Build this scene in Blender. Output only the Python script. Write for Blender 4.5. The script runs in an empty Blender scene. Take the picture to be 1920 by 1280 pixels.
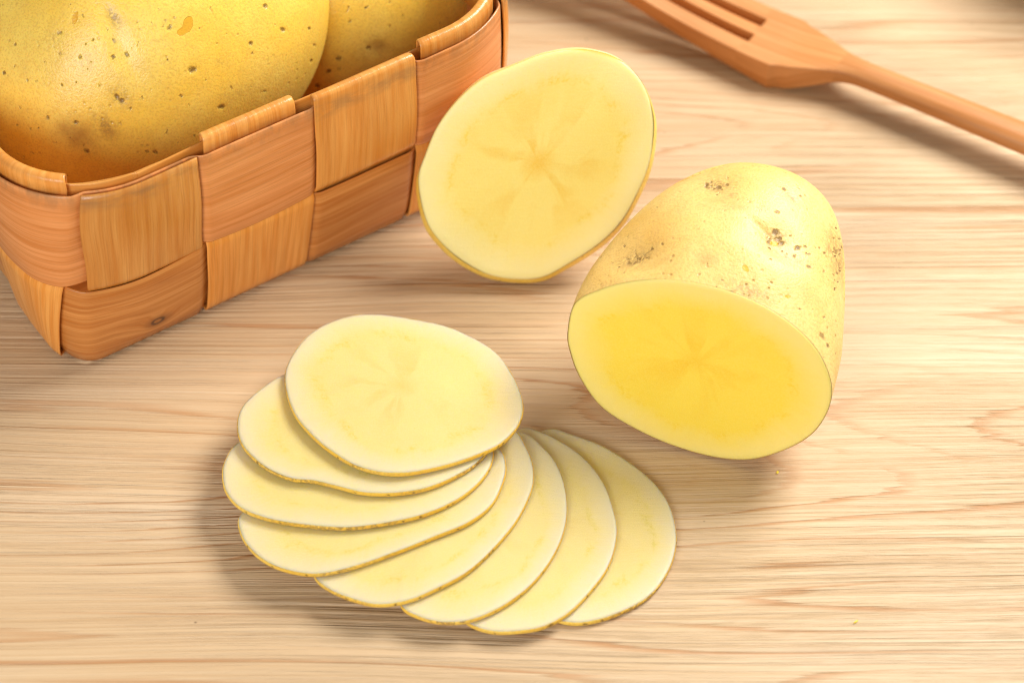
import bpy, bmesh, math, random
import numpy as np
from mathutils import Vector

# ------------------------------------------------------------------ camera, world, lamps, exposure
SC = 0.01                                   # everything below is worked out in centimetres
EL = math.radians(48); DIST = 75.0; FOC = 90.0
sc = bpy.context.scene
COL = sc.collection
cam = bpy.data.cameras.new('camera'); camo = bpy.data.objects.new('camera', cam); COL.objects.link(camo)
camo.location = (0, -DIST*math.cos(EL)*SC, DIST*math.sin(EL)*SC)
camo.rotation_euler = (math.pi/2-EL, 0, 0)
cam.lens = FOC; cam.sensor_width = 36; cam.clip_start = 0.02; cam.clip_end = 50
cam.dof.use_dof = True; cam.dof.focus_distance = 0.712; cam.dof.aperture_fstop = 9.5
cam.dof.aperture_blades = 9
sc.camera = camo
w = bpy.data.worlds.new('World'); sc.world = w; w.use_nodes = True
w.node_tree.nodes['Background'].inputs[0].default_value = (1.0, 0.965, 0.91, 1)
w.node_tree.nodes['Background'].inputs[1].default_value = 0.36
sc.view_settings.view_transform = 'Standard'; sc.view_settings.look = 'None'
sc.view_settings.exposure = 0.0; sc.view_settings.gamma = 1
sc.render.engine = 'CYCLES'
try:
    sc.cycles.use_denoising = True
    sc.cycles.max_bounces = 8; sc.cycles.filter_width = 1.1
except Exception: pass

def area(name, loc, target, size, power, color):
    l = bpy.data.lights.new(name, 'AREA'); l.shape = 'DISK'; l.size = size*SC; l.energy = power; l.color = color
    o = bpy.data.objects.new(name, l); COL.objects.link(o); o.location = Vector(loc)*SC
    o.rotation_euler = (Vector(target)-Vector(loc)).to_track_quat('-Z', 'Y').to_euler()
    return o
area('key_softbox', (42, 31, 54), (6, 1, 0), 38, 9.2, (1, 0.98, 0.95))
area('front_softbox', (-30, -72, 44), (0, 0, 2), 44, 5.0, (1, 0.98, 0.95))

# ------------------------------------------------------------------ camera mathematics for laying things out on the table
Cp = np.array([0, -DIST*math.cos(EL), DIST*math.sin(EL)])
Fw = np.array([0, math.cos(EL), -math.sin(EL)]); Rt = np.array([1, 0, 0.]); Up = np.array([0, math.sin(EL), math.cos(EL)])
KP = 36/FOC/1920
def ray(px, py): return Fw + (px-960)*KP*Rt + (640-py)*KP*Up
def at(px, py, z=0.0):
    d = ray(px, py); return Cp + d*((z-Cp[2])/d[2])
def project(P):
    v = np.asarray(P)-Cp; q = v@Fw
    return 960+(v@Rt)/q/KP, 640-(v@Up)/q/KP

# ------------------------------------------------------------------ object helpers
def tag(o, label=None, cat=None, group=None, kind=None):
    if label: o['label'] = label
    if cat: o['category'] = cat
    if group: o['group'] = group
    if kind: o['kind'] = kind
    return o
def empty(name, loc, label, cat, group=None):
    o = bpy.data.objects.new(name, None); COL.objects.link(o); o.location = Vector(loc)*SC
    o.empty_display_size = 0.01
    return tag(o, label, cat, group)
def mesh(name, V, F, mat, parent=None, uv=None, attrs=None, smooth=True):
    V = np.asarray(V, float)*SC
    off = np.zeros(3)
    if parent is not None: off = np.array(parent.location)
    me = bpy.data.meshes.new(name); me.from_pydata((V-off).tolist(), [], [tuple(int(i) for i in f) for f in F])
    if uv is not None:
        ul = me.uv_layers.new(name='UVMap'); li = np.zeros(len(me.loops), int); me.loops.foreach_get('vertex_index', li)
        ul.data.foreach_set('uv', np.asarray(uv, float)[li].ravel())
    if attrs:
        for k, a in attrs.items():
            at_ = me.attributes.new(k, 'FLOAT', 'POINT'); at_.data.foreach_set('value', np.asarray(a, float))
    me.materials.append(mat)
    if smooth: me.polygons.foreach_set('use_smooth', [True]*len(me.polygons))
    me.update()
    o = bpy.data.objects.new(name, me); COL.objects.link(o)
    if parent is not None: o.parent = parent
    return o
def grid_faces(n, m, closed_m=False, base=0, flip=False):
    F = []
    for i in range(n-1):
        for j in range(m if closed_m else m-1):
            a = base+i*m+j; b = base+i*m+(j+1) % m; c = base+(i+1)*m+(j+1) % m; d = base+(i+1)*m+j
            F.append((a, d, c, b) if flip else (a, b, c, d))
    return F
def recalc(o):
    bm = bmesh.new(); bm.from_mesh(o.data); bmesh.ops.recalc_face_normals(bm, faces=bm.faces); bm.to_mesh(o.data); bm.free()
    return o
def catmull(P, n):
    P = np.asarray(P, float); N = len(P); out = []
    dense = []
    for i in range(N):
        p0, p1, p2, p3 = P[i-1], P[i], P[(i+1) % N], P[(i+2) % N]
        for t in np.linspace(0, 1, 16)[:-1]:
            dense.append(.5*((2*p1)+(-p0+p2)*t+(2*p0-5*p1+4*p2-p3)*t*t+(-p0+3*p1-3*p2+p3)*t**3))
    D = np.array(dense); E = np.vstack([D, D[:1]]); L = np.r_[0, np.cumsum(np.linalg.norm(np.diff(E, axis=0), axis=1))]
    s = np.linspace(0, L[-1], n+1)[:-1]
    out = np.c_[[np.interp(s, L, E[:, k]) for k in range(E.shape[1])]].T
    # light smoothing of the traced outline
    for _ in range(3): out = .25*np.roll(out, 1, 0)+.5*out+.25*np.roll(out, -1, 0)
    return out
class Lumps:
    """low frequency three-dimensional noise as a sum of sines"""
    def __init__(s, seed, freq, n=14):
        r = np.random.default_rng(seed); s.k = r.normal(size=(n, 3))*freq; s.p = r.random(n)*6.283; s.a = r.normal(size=n)/math.sqrt(n)
    def __call__(s, P): return np.sin(np.asarray(P)@s.k.T+s.p)@s.a

# ------------------------------------------------------------------ materials
def new_mat(name):
    m = bpy.data.materials.new(name); m.use_nodes = True; nt = m.node_tree
    return m, nt, nt.nodes['Principled BSDF']
def N(nt, t, **kw):
    n = nt.nodes.new(t)
    for k, v in kw.items():
        if k in n.inputs.keys(): n.inputs[k].default_value = v
        else: setattr(n, k, v)
    return n
def link(nt, a, b): nt.links.new(a, b)
def ramp(nt, src, stops, interp='LINEAR'):
    r = nt.nodes.new('ShaderNodeValToRGB'); r.color_ramp.interpolation = interp
    while len(r.color_ramp.elements) < len(stops): r.color_ramp.elements.new(0.5)
    for e, (p, c) in zip(r.color_ramp.elements, stops):
        e.position = p; e.color = (c, c, c, 1) if isinstance(c, (int, float)) else (*c, 1)
    link(nt, src, r.inputs[0]); return r
def mixc(nt, fac, a, b, mode='MIX'):
    m = nt.nodes.new('ShaderNodeMix'); m.data_type = 'RGBA'; m.blend_type = mode
    for sock, v in ((m.inputs[0], fac), (m.inputs[6], a), (m.inputs[7], b)):
        if isinstance(v, (int, float)): sock.default_value = v
        elif isinstance(v, tuple): sock.default_value = (*v, 1)
        else: link(nt, v, sock)
    return m.outputs[2]
def mth(nt, op, a, b=None, c=None):
    m = nt.nodes.new('ShaderNodeMath'); m.operation = op
    for i, v in enumerate((a, b, c)):
        if v is None: continue
        if isinstance(v, (int, float)): m.inputs[i].default_value = v
        else: link(nt, v, m.inputs[i])
    return m.outputs[0]
def noise(nt, vec, scale, detail=4, rough=.55, dist=0):
    n = nt.nodes.new('ShaderNodeTexNoise'); n.inputs['Scale'].default_value = scale; n.inputs['Detail'].default_value = detail
    n.inputs['Roughness'].default_value = rough; n.inputs['Distortion'].default_value = dist
    link(nt, vec, n.inputs['Vector']); return n.outputs['Fac']
def mapping(nt, vec, scale=(1, 1, 1), loc=(0, 0, 0), rot=(0, 0, 0)):
    m = nt.nodes.new('ShaderNodeMapping'); m.inputs['Scale'].default_value = scale; m.inputs['Location'].default_value = loc
    m.inputs['Rotation'].default_value = rot
    link(nt, vec, m.inputs['Vector']); return m.outputs[0]
def bump(nt, h, dist, strength=1.0, normal=None):
    b = nt.nodes.new('ShaderNodeBump'); b.inputs['Distance'].default_value = dist; b.inputs['Strength'].default_value = strength
    link(nt, h, b.inputs['Height'])
    if normal is not None: link(nt, normal, b.inputs['Normal'])
    return b.outputs[0]
def comb(nt, x, y, z=0.0):
    c = nt.nodes.new('ShaderNodeCombineXYZ')
    for i, v in enumerate((x, y, z)):
        if isinstance(v, (int, float)): c.inputs[i].default_value = v
        else: link(nt, v, c.inputs[i])
    return c.outputs[0]

def table_material():
    m, nt, b = new_mat('pale_table_wood')
    tc = nt.nodes.new('ShaderNodeTexCoord'); P = tc.outputs['Object']
    sep = nt.nodes.new('ShaderNodeSeparateXYZ'); link(nt, P, sep.inputs[0]); X, Y = sep.outputs[0], sep.outputs[1]
    # slow wander of the grain
    wv = noise(nt, mapping(nt, P, (2.2, 5, 1)), 1.0, 2, .5)
    wv2 = noise(nt, mapping(nt, P, (12, 30, 1), (3, 1, 0)), 1.0, 2, .5)
    Yw = mth(nt, 'ADD', Y, mth(nt, 'MULTIPLY', mth(nt, 'SUBTRACT', wv, .5), .030))
    Yw = mth(nt, 'ADD', Yw, mth(nt, 'MULTIPLY', mth(nt, 'SUBTRACT', wv2, .5), .0014))
    G = comb(nt, X, Yw, 0.0)
    fine = noise(nt, mapping(nt, G, (7, 1500, 1)), 1.0, 5, .62)
    mid = noise(nt, mapping(nt, G, (4.5, 540, 1), (5, 2, 0)), 1.0, 4, .6)
    broad = noise(nt, mapping(nt, G, (3.5, 55, 1), (1, 9, 0)), 1.0, 3, .5)
    fibre = noise(nt, mapping(nt, P, (160, 2600, 1)), 1.0, 2, .5)
    # growth rings: thin orange lines where a slow field crosses level values
    field = noise(nt, mapping(nt, G, (1.3, 15, 1), (7.3, 3.1, 0)), 1.0, 2, .4)
    f2 = mth(nt, 'MULTIPLY', field, 30.0)
    saw = mth(nt, 'FRACT', mth(nt, 'ADD', f2, mth(nt, 'MULTIPLY', mid, .55)))
    ring = ramp(nt, saw, [(0, 0.0), (.80, .0), (.93, 1.0), (.965, .85), (1, 0.0)]).outputs[0]
    brk = ramp(nt, noise(nt, mapping(nt, G, (9, 42, 1), (2, 2, 0)), 1.0, 2, .5), [(.40, 0.0), (.60, 1.0)]).outputs[0]
    ring = mth(nt, 'MULTIPLY', ring, brk)
    base = ramp(nt, broad, [(.25, (.55, .365, .195)), (.5, (.62, .44, .255)), (.75, (.68, .51, .33))]).outputs[0]
    c = mixc(nt, mth(nt, 'MULTIPLY', ramp(nt, mid, [(.38, 1.0), (.56, 0.0)]).outputs[0], .20), base, (.45, .25, .10))
    c = mixc(nt, mth(nt, 'MULTIPLY', ramp(nt, fine, [(.36, 1.0), (.55, 0.0)]).outputs[0], .24), c, (.42, .24, .10))
    c = mixc(nt, mth(nt, 'MULTIPLY', ramp(nt, fine, [(.55, 0.0), (.75, 1.0)]).outputs[0], .26), c, (.80, .66, .47))
    c = mixc(nt, mth(nt, 'MULTIPLY', ring, .7), c, (.44, .19, .06))
    # rare tiny dark flecks
    v = nt.nodes.new('ShaderNodeTexVoronoi'); v.inputs['Scale'].default_value = 1.0; link(nt, mapping(nt, P, (55, 70, 1)), v.inputs['Vector'])
    fl = ramp(nt, v.outputs['Distance'], [(.012, 1.0), (.03, 0.0)]).outputs[0]
    c = mixc(nt, mth(nt, 'MULTIPLY', fl, .7), c, (.12, .06, .02))
    link(nt, c, b.inputs['Base Color'])
    relief = ramp(nt, noise(nt, mapping(nt, P, (6, 14, 1), (4, 7, 0)), 1.0, 2, .5), [(.38, .45), (.6, 1.0)]).outputs[0]
    crack = noise(nt, mapping(nt, G, (8, 650, 1), (8, 1, 0)), 1.0, 4, .6)
    h = mth(nt, 'ADD', mth(nt, 'MULTIPLY', ramp(nt, mid, [(.34, 0.0), (.52, 1.0)]).outputs[0], .55), mth(nt, 'MULTIPLY', ramp(nt, crack, [(.35, 0.0), (.5, 1.0)]).outputs[0], .40))
    h = mth(nt, 'ADD', h, mth(nt, 'MULTIPLY', fine, .55))
    h = mth(nt, 'MULTIPLY', h, relief)
    h = mth(nt, 'ADD', h, mth(nt, 'MULTIPLY', fibre, .12))
    h = mth(nt, 'SUBTRACT', h, mth(nt, 'MULTIPLY', ring, .25))
    link(nt, bump(nt, h, .00065, 1.0), b.inputs['Normal'])
    b.inputs['Roughness'].default_value = .46; b.inputs['Specular IOR Level'].default_value = .5
    return m

def splint_material(name, light, dark, stain_top=False, knot=None, rough=.25):
    """shaved wood: UV runs in centimetres, u along the grain, v across"""
    m, nt, b = new_mat(name)
    tc = nt.nodes.new('ShaderNodeTexCoord'); oi = nt.nodes.new('ShaderNodeObjectInfo')
    rnd = oi.outputs['Random']
    sep = nt.nodes.new('ShaderNodeSeparateXYZ'); link(nt, tc.outputs['UV'], sep.inputs[0])
    U, V = sep.outputs[0], sep.outputs[1]
    Z = mth(nt, 'MULTIPLY', rnd, 40.0)
    P = comb(nt, U, V, Z)
    Vw = mth(nt, 'ADD', V, mth(nt, 'MULTIPLY', noise(nt, mapping(nt, P, (.07, .35, 1)), 1.0, 2, .5), .3))
    if knot:
        kd = nt.nodes.new('ShaderNodeVectorMath'); kd.operation = 'DISTANCE'
        link(nt, mapping(nt, comb(nt, U, V, 0.0), (.62, 1, 1)), kd.inputs[0]); kd.inputs[1].default_value = (knot[0]*.62, knot[1], 0)
        kdist = kd.outputs['Value']
        Vw = mth(nt, 'ADD', Vw, mth(nt, 'MULTIPLY', ramp(nt, kdist, [(0, 1.0), (.5, .25), (1, 0.0)]).outputs[0], .6))
    G = comb(nt, U, Vw, Z)
    fine = noise(nt, mapping(nt, G, (.45, 22, 1)), 1.0, 5, .6)
    mid = noise(nt, mapping(nt, G, (.28, 6, 1)), 1.0, 3, .5)
    big = noise(nt, mapping(nt, G, (.16, 1.0, 1)), 1.0, 3, .5)
    c = mixc(nt, ramp(nt, mid, [(.32, 0.0), (.68, 1.0)]).outputs[0], dark, light)
    c = mixc(nt, mth(nt, 'MULTIPLY', ramp(nt, fine, [(.35, 1.0), (.50, 0.0)]).outputs[0], .32), c, tuple(x*.6 for x in dark))
    c = mixc(nt, mth(nt, 'MULTIPLY', ramp(nt, big, [(.35, 1.0), (.62, 0.0)]).outputs[0], .28), c, tuple(x*.75 for x in dark))
    hsv = nt.nodes.new('ShaderNodeHueSaturation'); link(nt, c, hsv.inputs['Color'])
    link(nt, mth(nt, 'ADD', .86, mth(nt, 'MULTIPLY', rnd, .30)), hsv.inputs['Value'])
    c = hsv.outputs[0]
    if stain_top:
        at_ = nt.nodes.new('ShaderNodeAttribute'); at_.attribute_name = 'stain'
        sn = noise(nt, mapping(nt, P, (2.2, 1.0, 1)), 1.3, 4, .6)
        sf = mth(nt, 'MULTIPLY', at_.outputs['Fac'], ramp(nt, sn, [(.36, 0.0), (.6, 1.0)]).outputs[0])
        c = mixc(nt, mth(nt, 'MULTIPLY', sf, .62), c, (.22, .12, .055))
    if knot:
        kr = ramp(nt, kdist, [(0, .5), (.06, .35), (.10, 1.0), (.135, .95), (.18, .4), (.38, 0.0)]).outputs[0]
        c = mixc(nt, kr, c, (.10, .035, .012))
    link(nt, c, b.inputs['Base Color'])
    h = mth(nt, 'ADD', mth(nt, 'MULTIPLY', fine, .7), mth(nt, 'MULTIPLY', noise(nt, mapping(nt, P, (9, 9, 1)), 1.0, 3, .5), .25))
    link(nt, bump(nt, h, .00016, .9), b.inputs['Normal'])
    b.inputs['Roughness'].default_value = rough; b.inputs['Specular IOR Level'].default_value = .45
    return m

def skin_material(name, tone_a, tone_b, pores=1.0, rough=.27, spec=.6):
    m, nt, b = new_mat(name)
    tc = nt.nodes.new('ShaderNodeTexCoord'); P = tc.outputs['Object']
    n1 = noise(nt, P, 38, 4, .55); n2 = noise(nt, mapping(nt, P, (1, 1, 1), (3, 3, 3)), 220, 4, .62); n3 = noise(nt, P, 1500, 3, .6)
    c = mixc(nt, ramp(nt, n1, [(.34, 0.0), (.66, 1.0)]).outputs[0], tone_a, tone_b)
    c = mixc(nt, mth(nt, 'MULTIPLY', ramp(nt, n2, [(.42, 0.0), (.68, 1.0)]).outputs[0], .34), c, tuple(x*y for x, y in zip(tone_a, (.80, .68, .55))))
    c = mixc(nt, mth(nt, 'MULTIPLY', ramp(nt, n3, [(.38, 1.0), (.52, 0.0)]).outputs[0], .38), c, tuple(x*y for x, y in zip(tone_a, (.66, .52, .40))))
    # fine lenticels
    v = nt.nodes.new('ShaderNodeTexVoronoi'); v.inputs['Scale'].default_value = 420; link(nt, P, v.inputs['Vector'])
    dens = ramp(nt, noise(nt, P, 60, 2, .5), [(.42, 0.0), (.62, 1.0)]).outputs[0]
    sepc = nt.nodes.new('ShaderNodeSeparateColor'); link(nt, v.outputs['Color'], sepc.inputs[0])
    keep = mth(nt, 'GREATER_THAN', sepc.outputs[0], .45)
    dot = mth(nt, 'MULTIPLY', mth(nt, 'MULTIPLY', ramp(nt, v.outputs['Distance'], [(.10, 1.0), (.24, 0.0)]).outputs[0], keep), dens)
    c = mixc(nt, mth(nt, 'MULTIPLY', dot, .55*pores), c, (.30, .15, .04))
    def att(n):
        a = nt.nodes.new('ShaderNodeAttribute'); a.attribute_name = n; return a.outputs['Fac']
    edge = noise(nt, P, 700, 3, .6)
    jag = mth(nt, 'MULTIPLY', mth(nt, 'SUBTRACT', edge, .5), 1.1)
    spot = ramp(nt, mth(nt, 'ADD', att('spot'), jag), [(.35, 0.0), (.95, 1.0)]).outputs[0]
    bru = mth(nt, 'MULTIPLY', att('bruise'), ramp(nt, n2, [(.25, .55), (.6, 1.0)]).outputs[0])
    peel = ramp(nt, mth(nt, 'ADD', att('peel'), mth(nt, 'MULTIPLY', jag, .35)), [(.49, 0.0), (.52, 1.0)]).outputs[0]
    scab = mth(nt, 'MULTIPLY', att('scab'), ramp(nt, noise(nt, P, 900, 4, .65), [(.42, 0.0), (.55, 1.0)]).outputs[0])
    c = mixc(nt, mth(nt, 'MULTIPLY', bru, .72), c, (.30, .115, .03))
    c = mixc(nt, mth(nt, 'MULTIPLY', spot, .88), c, (.17, .085, .02))
    c = mixc(nt, mth(nt, 'MULTIPLY', scab, .75), c, (.30, .17, .055))
    c = mixc(nt, peel, c, (.74, .40, .025))
    link(nt, c, b.inputs['Base Color'])
    h = mth(nt, 'ADD', mth(nt, 'MULTIPLY', n3, .30), mth(nt, 'MULTIPLY', n2, .35))
    h = mth(nt, 'SUBTRACT', h, mth(nt, 'MULTIPLY', spot, .5)); h = mth(nt, 'SUBTRACT', h, mth(nt, 'MULTIPLY', peel, .55)); h = mth(nt, 'SUBTRACT', h, mth(nt, 'MULTIPLY', dot, .3))
    link(nt, bump(nt, h, .00045, 1.0), b.inputs['Normal'])
    link(nt, mth(nt, 'ADD', rough, mth(nt, 'MULTIPLY', n2, .2)), b.inputs['Roughness'])
    b.inputs['Specular IOR Level'].default_value = spec
    b.inputs['Subsurface Weight'].default_value = .25; b.inputs['Subsurface Scale'].default_value = .003
    b.inputs['Subsurface Radius'].default_value = (1.0, .6, .2)
    return m

def flesh_material(name, rim, inner, core, sss=.5, scale=.004, spec=.5, centre=(0, 0), star=.6, edge=(.66, .93)):
    """UV is the unit disc of the cut face: radius 1 is the peel"""
    m, nt, b = new_mat(name)
    tc = nt.nodes.new('ShaderNodeTexCoord'); oi = nt.nodes.new('ShaderNodeObjectInfo')
    UVv = tc.outputs['UV']; Z = mth(nt, 'MULTIPLY', oi.outputs['Random'], 30.0)
    sep = nt.nodes.new('ShaderNodeSeparateXYZ'); link(nt, UVv, sep.inputs[0])
    x = sep.outputs[0]; y = sep.outputs[1]
    r = mth(nt, 'SQRT', mth(nt, 'ADD', mth(nt, 'MULTIPLY', x, x), mth(nt, 'MULTIPLY', y, y)))
    xc = mth(nt, 'SUBTRACT', x, centre[0]); yc = mth(nt, 'SUBTRACT', y, centre[1])
    rc = mth(nt, 'MAXIMUM', mth(nt, 'SQRT', mth(nt, 'ADD', mth(nt, 'MULTIPLY', xc, xc), mth(nt, 'MULTIPLY', yc, yc))), .001)
    cx = mth(nt, 'DIVIDE', xc, rc); cy = mth(nt, 'DIVIDE', yc, rc)
    flat = comb(nt, x, y, Z)
    wob = noise(nt, flat, 2.6, 3, .55)
    rr = mth(nt, 'ADD', r, mth(nt, 'MULTIPLY', mth(nt, 'SUBTRACT', wob, .5), .22))
    hatch = noise(nt, comb(nt, mth(nt, 'MULTIPLY', cx, 22.0), mth(nt, 'MULTIPLY', cy, 22.0), mth(nt, 'ADD', Z, mth(nt, 'MULTIPLY', r, 3.0))), 1.0, 3, .6)
    rr2 = mth(nt, 'ADD', rr, mth(nt, 'MULTIPLY', mth(nt, 'SUBTRACT', hatch, .5), .10))
    c = mixc(nt, ramp(nt, rr2, [(edge[0], 0.0), (edge[1], 1.0)]).outputs[0], inner, rim)
    # vascular ring: broken line of small deep yellow dashes
    band = ramp(nt, rr2, [(.66, 0.0), (.715, 1.0), (.74, .7), (.79, 0.0)]).outputs[0]
    patch = ramp(nt, noise(nt, flat, 5.0, 3, .6), [(.47, 0.0), (.60, 1.0)]).outputs[0]
    dash = ramp(nt, noise(nt, flat, 34, 2, .6), [(.45, 0.0), (.60, 1.0)]).outputs[0]
    deep = (core[0], core[1]*1.12, core[2]*.42)
    c = mixc(nt, mth(nt, 'MULTIPLY', mth(nt, 'MULTIPLY', band, patch), mth(nt, 'ADD', .16, mth(nt, 'MULTIPLY', dash, .55))), c, deep)
    # pith: soft star of rays
    rayn = noise(nt, comb(nt, mth(nt, 'ADD', mth(nt, 'MULTIPLY', cx, 1.7), mth(nt, 'MULTIPLY', x, 1.0)), mth(nt, 'ADD', mth(nt, 'MULTIPLY', cy, 1.7), mth(nt, 'MULTIPLY', wob, 1.2)), mth(nt, 'ADD', Z, mth(nt, 'MULTIPLY', rc, .8))), 1.0, 3, .5)
    rays = ramp(nt, rayn, [(.48, 0.0), (.585, 1.0)]).outputs[0]
    fade = ramp(nt, rc, [(.0, 1.0), (.16, .9), (.45, .45), (.78, 0.0)]).outputs[0]
    heart = ramp(nt, mth(nt, 'ADD', rc, mth(nt, 'MULTIPLY', mth(nt, 'SUBTRACT', wob, .5), .2)), [(.0, 1.0), (.17, 0.0)]).outputs[0]
    rays = mth(nt, 'MULTIPLY', rays, ramp(nt, noise(nt, flat, 3.2, 3, .6), [(.36, .25), (.6, 1.0)]).outputs[0])
    st = mth(nt, 'MAXIMUM', mth(nt, 'MULTIPLY', rays, fade), mth(nt, 'MULTIPLY', heart, .9))
    c = mixc(nt, mth(nt, 'MULTIPLY', st, star), c, core)
    # cell-scale mottling
    mot = noise(nt, flat, 60, 3, .6)
    c = mixc(nt, mth(nt, 'MULTIPLY', ramp(nt, mot, [(.4, 0.0), (.7, 1.0)]).outputs[0], .16), c, tuple(min(1, v*1.12+.02) for v in rim))
    v = nt.nodes.new('ShaderNodeTexVoronoi'); v.inputs['Scale'].default_value = 7.0; link(nt, flat, v.inputs['Vector'])
    sepc = nt.nodes.new('ShaderNodeSeparateColor'); link(nt, v.outputs['Color'], sepc.inputs[0])
    fl = mth(nt, 'MULTIPLY', ramp(nt, v.outputs['Distance'], [(.03, 1.0), (.06, 0.0)]).outputs[0], mth(nt, 'GREATER_THAN', sepc.outputs[1], .6))
    c = mixc(nt, mth(nt, 'MULTIPLY', fl, .35), c, deep)
    link(nt, c, b.inputs['Base Color'])
    h = mth(nt, 'ADD', mth(nt, 'MULTIPLY', noise(nt, flat, 95, 3, .6), .5), mth(nt, 'MULTIPLY', noise(nt, mapping(nt, flat, (5, 60, 1), (0, 0, 0), (0, 0, .5)), 1.0, 3, .5), .35))
    link(nt, bump(nt, h, .00022, .8), b.inputs['Normal'])
    b.inputs['Roughness'].default_value = .42; b.inputs['Specular IOR Level'].default_value = spec
    b.inputs['Subsurface Weight'].default_value = sss; b.inputs['Subsurface Scale'].default_value = scale
    b.inputs['Subsurface Radius'].default_value = (.7, .62, .16)
    return m

M = {}
M['table'] = table_material()
M['ring_splint'] = splint_material('pinkish_splint_wood', (.72, .305, .105), (.57, .195, .045), stain_top=True)
M['ring_splint_low'] = splint_material('orange_knotty_splint_wood', (.72, .31, .08), (.52, .165, .025), knot=(.1, 1.0))
M['stake_splint'] = splint_material('honey_splint_wood', (.78, .36, .085), (.66, .24, .035), stain_top=True)
M['skin_whole'] = skin_material('yellow_potato_skin', (.92, .69, .14), (.90, .58, .07), .7, rough=.22)
M['skin_half'] = skin_material('tan_potato_skin', (.86, .62, .22), (.78, .48, .12), .9, rough=.32, spec=.42)
M['peel_rim'] = skin_material('golden_slice_peel', (.92, .60, .11), (.82, .46, .04), .3, rough=.42, spec=.35)
M['flesh_pale'] = flesh_material('pale_yellow_flesh', (.95, .80, .33), (.95, .745, .18), (.88, .55, .03), centre=(.0, -.0), star=.9)
M['flesh_shaded'] = flesh_material('shaded_yellow_flesh', (.95, .735, .20), (.95, .685, .06), (.90, .54, .012), centre=(-.02, .08), star=.7)  # same flesh as the pale one, its yellow deepened to stand in for shade
M['flesh_slice'] = flesh_material('slice_flesh', (.69, .585, .345), (.71, .565, .205), (.60, .42, .08), sss=1.0, scale=.0055, centre=(.0, .05), star=.6, edge=(.74, .96))
M['fork'] = splint_material('reddish_fork_wood', (.64, .29, .10), (.52, .20, .05), rough=.42)

M['bowl'] = splint_material('tan_bowl_wood', (.66, .46, .25), (.56, .37, .19), rough=.5)
# ------------------------------------------------------------------ table
tb = mesh('table_top', [(-150, -70, 0), (150, -70, 0), (150, 110, 0), (-150, 110, 0)], [(0, 1, 2, 3)], M['table'], smooth=False)
V = [(-150, -70, 0), (150, -70, 0), (150, 110, 0), (-150, 110, 0), (-150, -70, -3), (150, -70, -3), (150, 110, -3), (-150, 110, -3)]
bpy.data.objects.remove(tb)
tb = mesh('table_top', V, [(0, 1, 2, 3), (4, 7, 6, 5), (0, 4, 5, 1), (1, 5, 6, 2), (2, 6, 7, 3), (3, 7, 4, 0)], M['table'], smooth=False)
tag(tb, kind='structure')

# ------------------------------------------------------------------ woven basket
TH = math.radians(33.7); eu = np.array([math.cos(TH), math.sin(TH)]); ev = np.array([-eu[1], eu[0]])
U0, U1, V0, V1, RR = -11.9, 4.4, 4.9, 19.5, 3.2        # rim rectangle in basket coordinates
B0, B1, W0, W1, RB = -11.35, 3.7, 5.95, 18.4, 1.1        # bottom rectangle
HB = 7.3
LF, LS, LA = U1-U0-2*RR, V1-V0-2*RR, RR*math.pi/2
LTOT = 2*LF+2*LS+4*LA
def rim(s):
    s = s % LTOT
    segs = [(LF, 's', (U0+RR, V0), -90), (LA, 'a', (U1-RR, V0+RR), -90), (LS, 's', (U1, V0+RR), 0), (LA, 'a', (U1-RR, V1-RR), 0),
            (LF, 's', (U1-RR, V1), 90), (LA, 'a', (U0+RR, V1-RR), 90), (LS, 's', (U0, V1-RR), 180), (LA, 'a', (U0+RR, V0+RR), 180)]
    for L, k, p, a in segs:
        if s <= L+1e-9:
            a = math.radians(a)
            if k == 's':
                n = np.array([math.cos(a), math.sin(a)]); t = np.array([-n[1], n[0]]); return np.array(p)+t*s, n
            n = np.array([math.cos(a+s/RR), math.sin(a+s/RR)]); return np.array(p)+n*RR, n
        s -= L
    return rim(0)
bc = np.array([(B0+B1)/2, (W0+W1)/2]); bh = np.array([(B1-B0)/2-RB, (W1-W0)/2-RB])
def sdf(p):
    q = np.abs(p-bc)-bh; return math.hypot(max(q[0], 0), max(q[1], 0))+min(max(q[0], q[1]), 0)-RB
_hc = {}
def inset(s):
    f = (s % LTOT)/.05; k0 = int(f); f -= k0
    return _inset(k0)*(1-f)+_inset(k0+1)*f
def _inset(k):
    if k not in _hc:
        p, n = rim(k*.05); lo, hi = 0.0, 4.0
        for _ in range(22):
            m_ = (lo+hi)/2
            if sdf(p-n*m_) > 0: lo = m_
            else: hi = m_
        _hc[k] = lo
    return _hc[k]
def wall(s, z, off):
    """point of the basket wall; off is measured outwards"""
    p, n = rim(s)
    t = min(max(z/HB, 0), 1)
    h = inset(s)*(1-t)**1.0 - .18*math.sin(math.pi*t)
    if z < .6: h += .34*(1-math.sqrt(max(0, 1-((.6-max(z, 0))/.6)**2)))
    q = p+n*(off-h); return np.array([*(eu*q[0]+ev*q[1]), z])
PITCH = LTOT/16
rb = random.Random(4)
stakes = []
for k in range(16):
    a = -1.8+(k-1)*PITCH; b_ = a+PITCH
    g = .05
    jt = [rb.uniform(-.07, .04) for _ in range(4)]
    stakes.append([a+g-jt[0], b_-g+jt[1], a+g-jt[2], b_-g+jt[3]])             # left/right at rim, left/right at bottom
stakes[0][3] = -3.45; stakes[0][2] = -5.9; stakes[1][2] = -2.3; stakes[1][3] = 1.62
stakes[1][0] = -1.75; stakes[1][1] = 1.62; stakes[2][1] = 5.45
AMP, THK = .10, .07
def sm(x): x = min(max(x, 0), 1); return x*x*(3-2*x)
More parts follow.
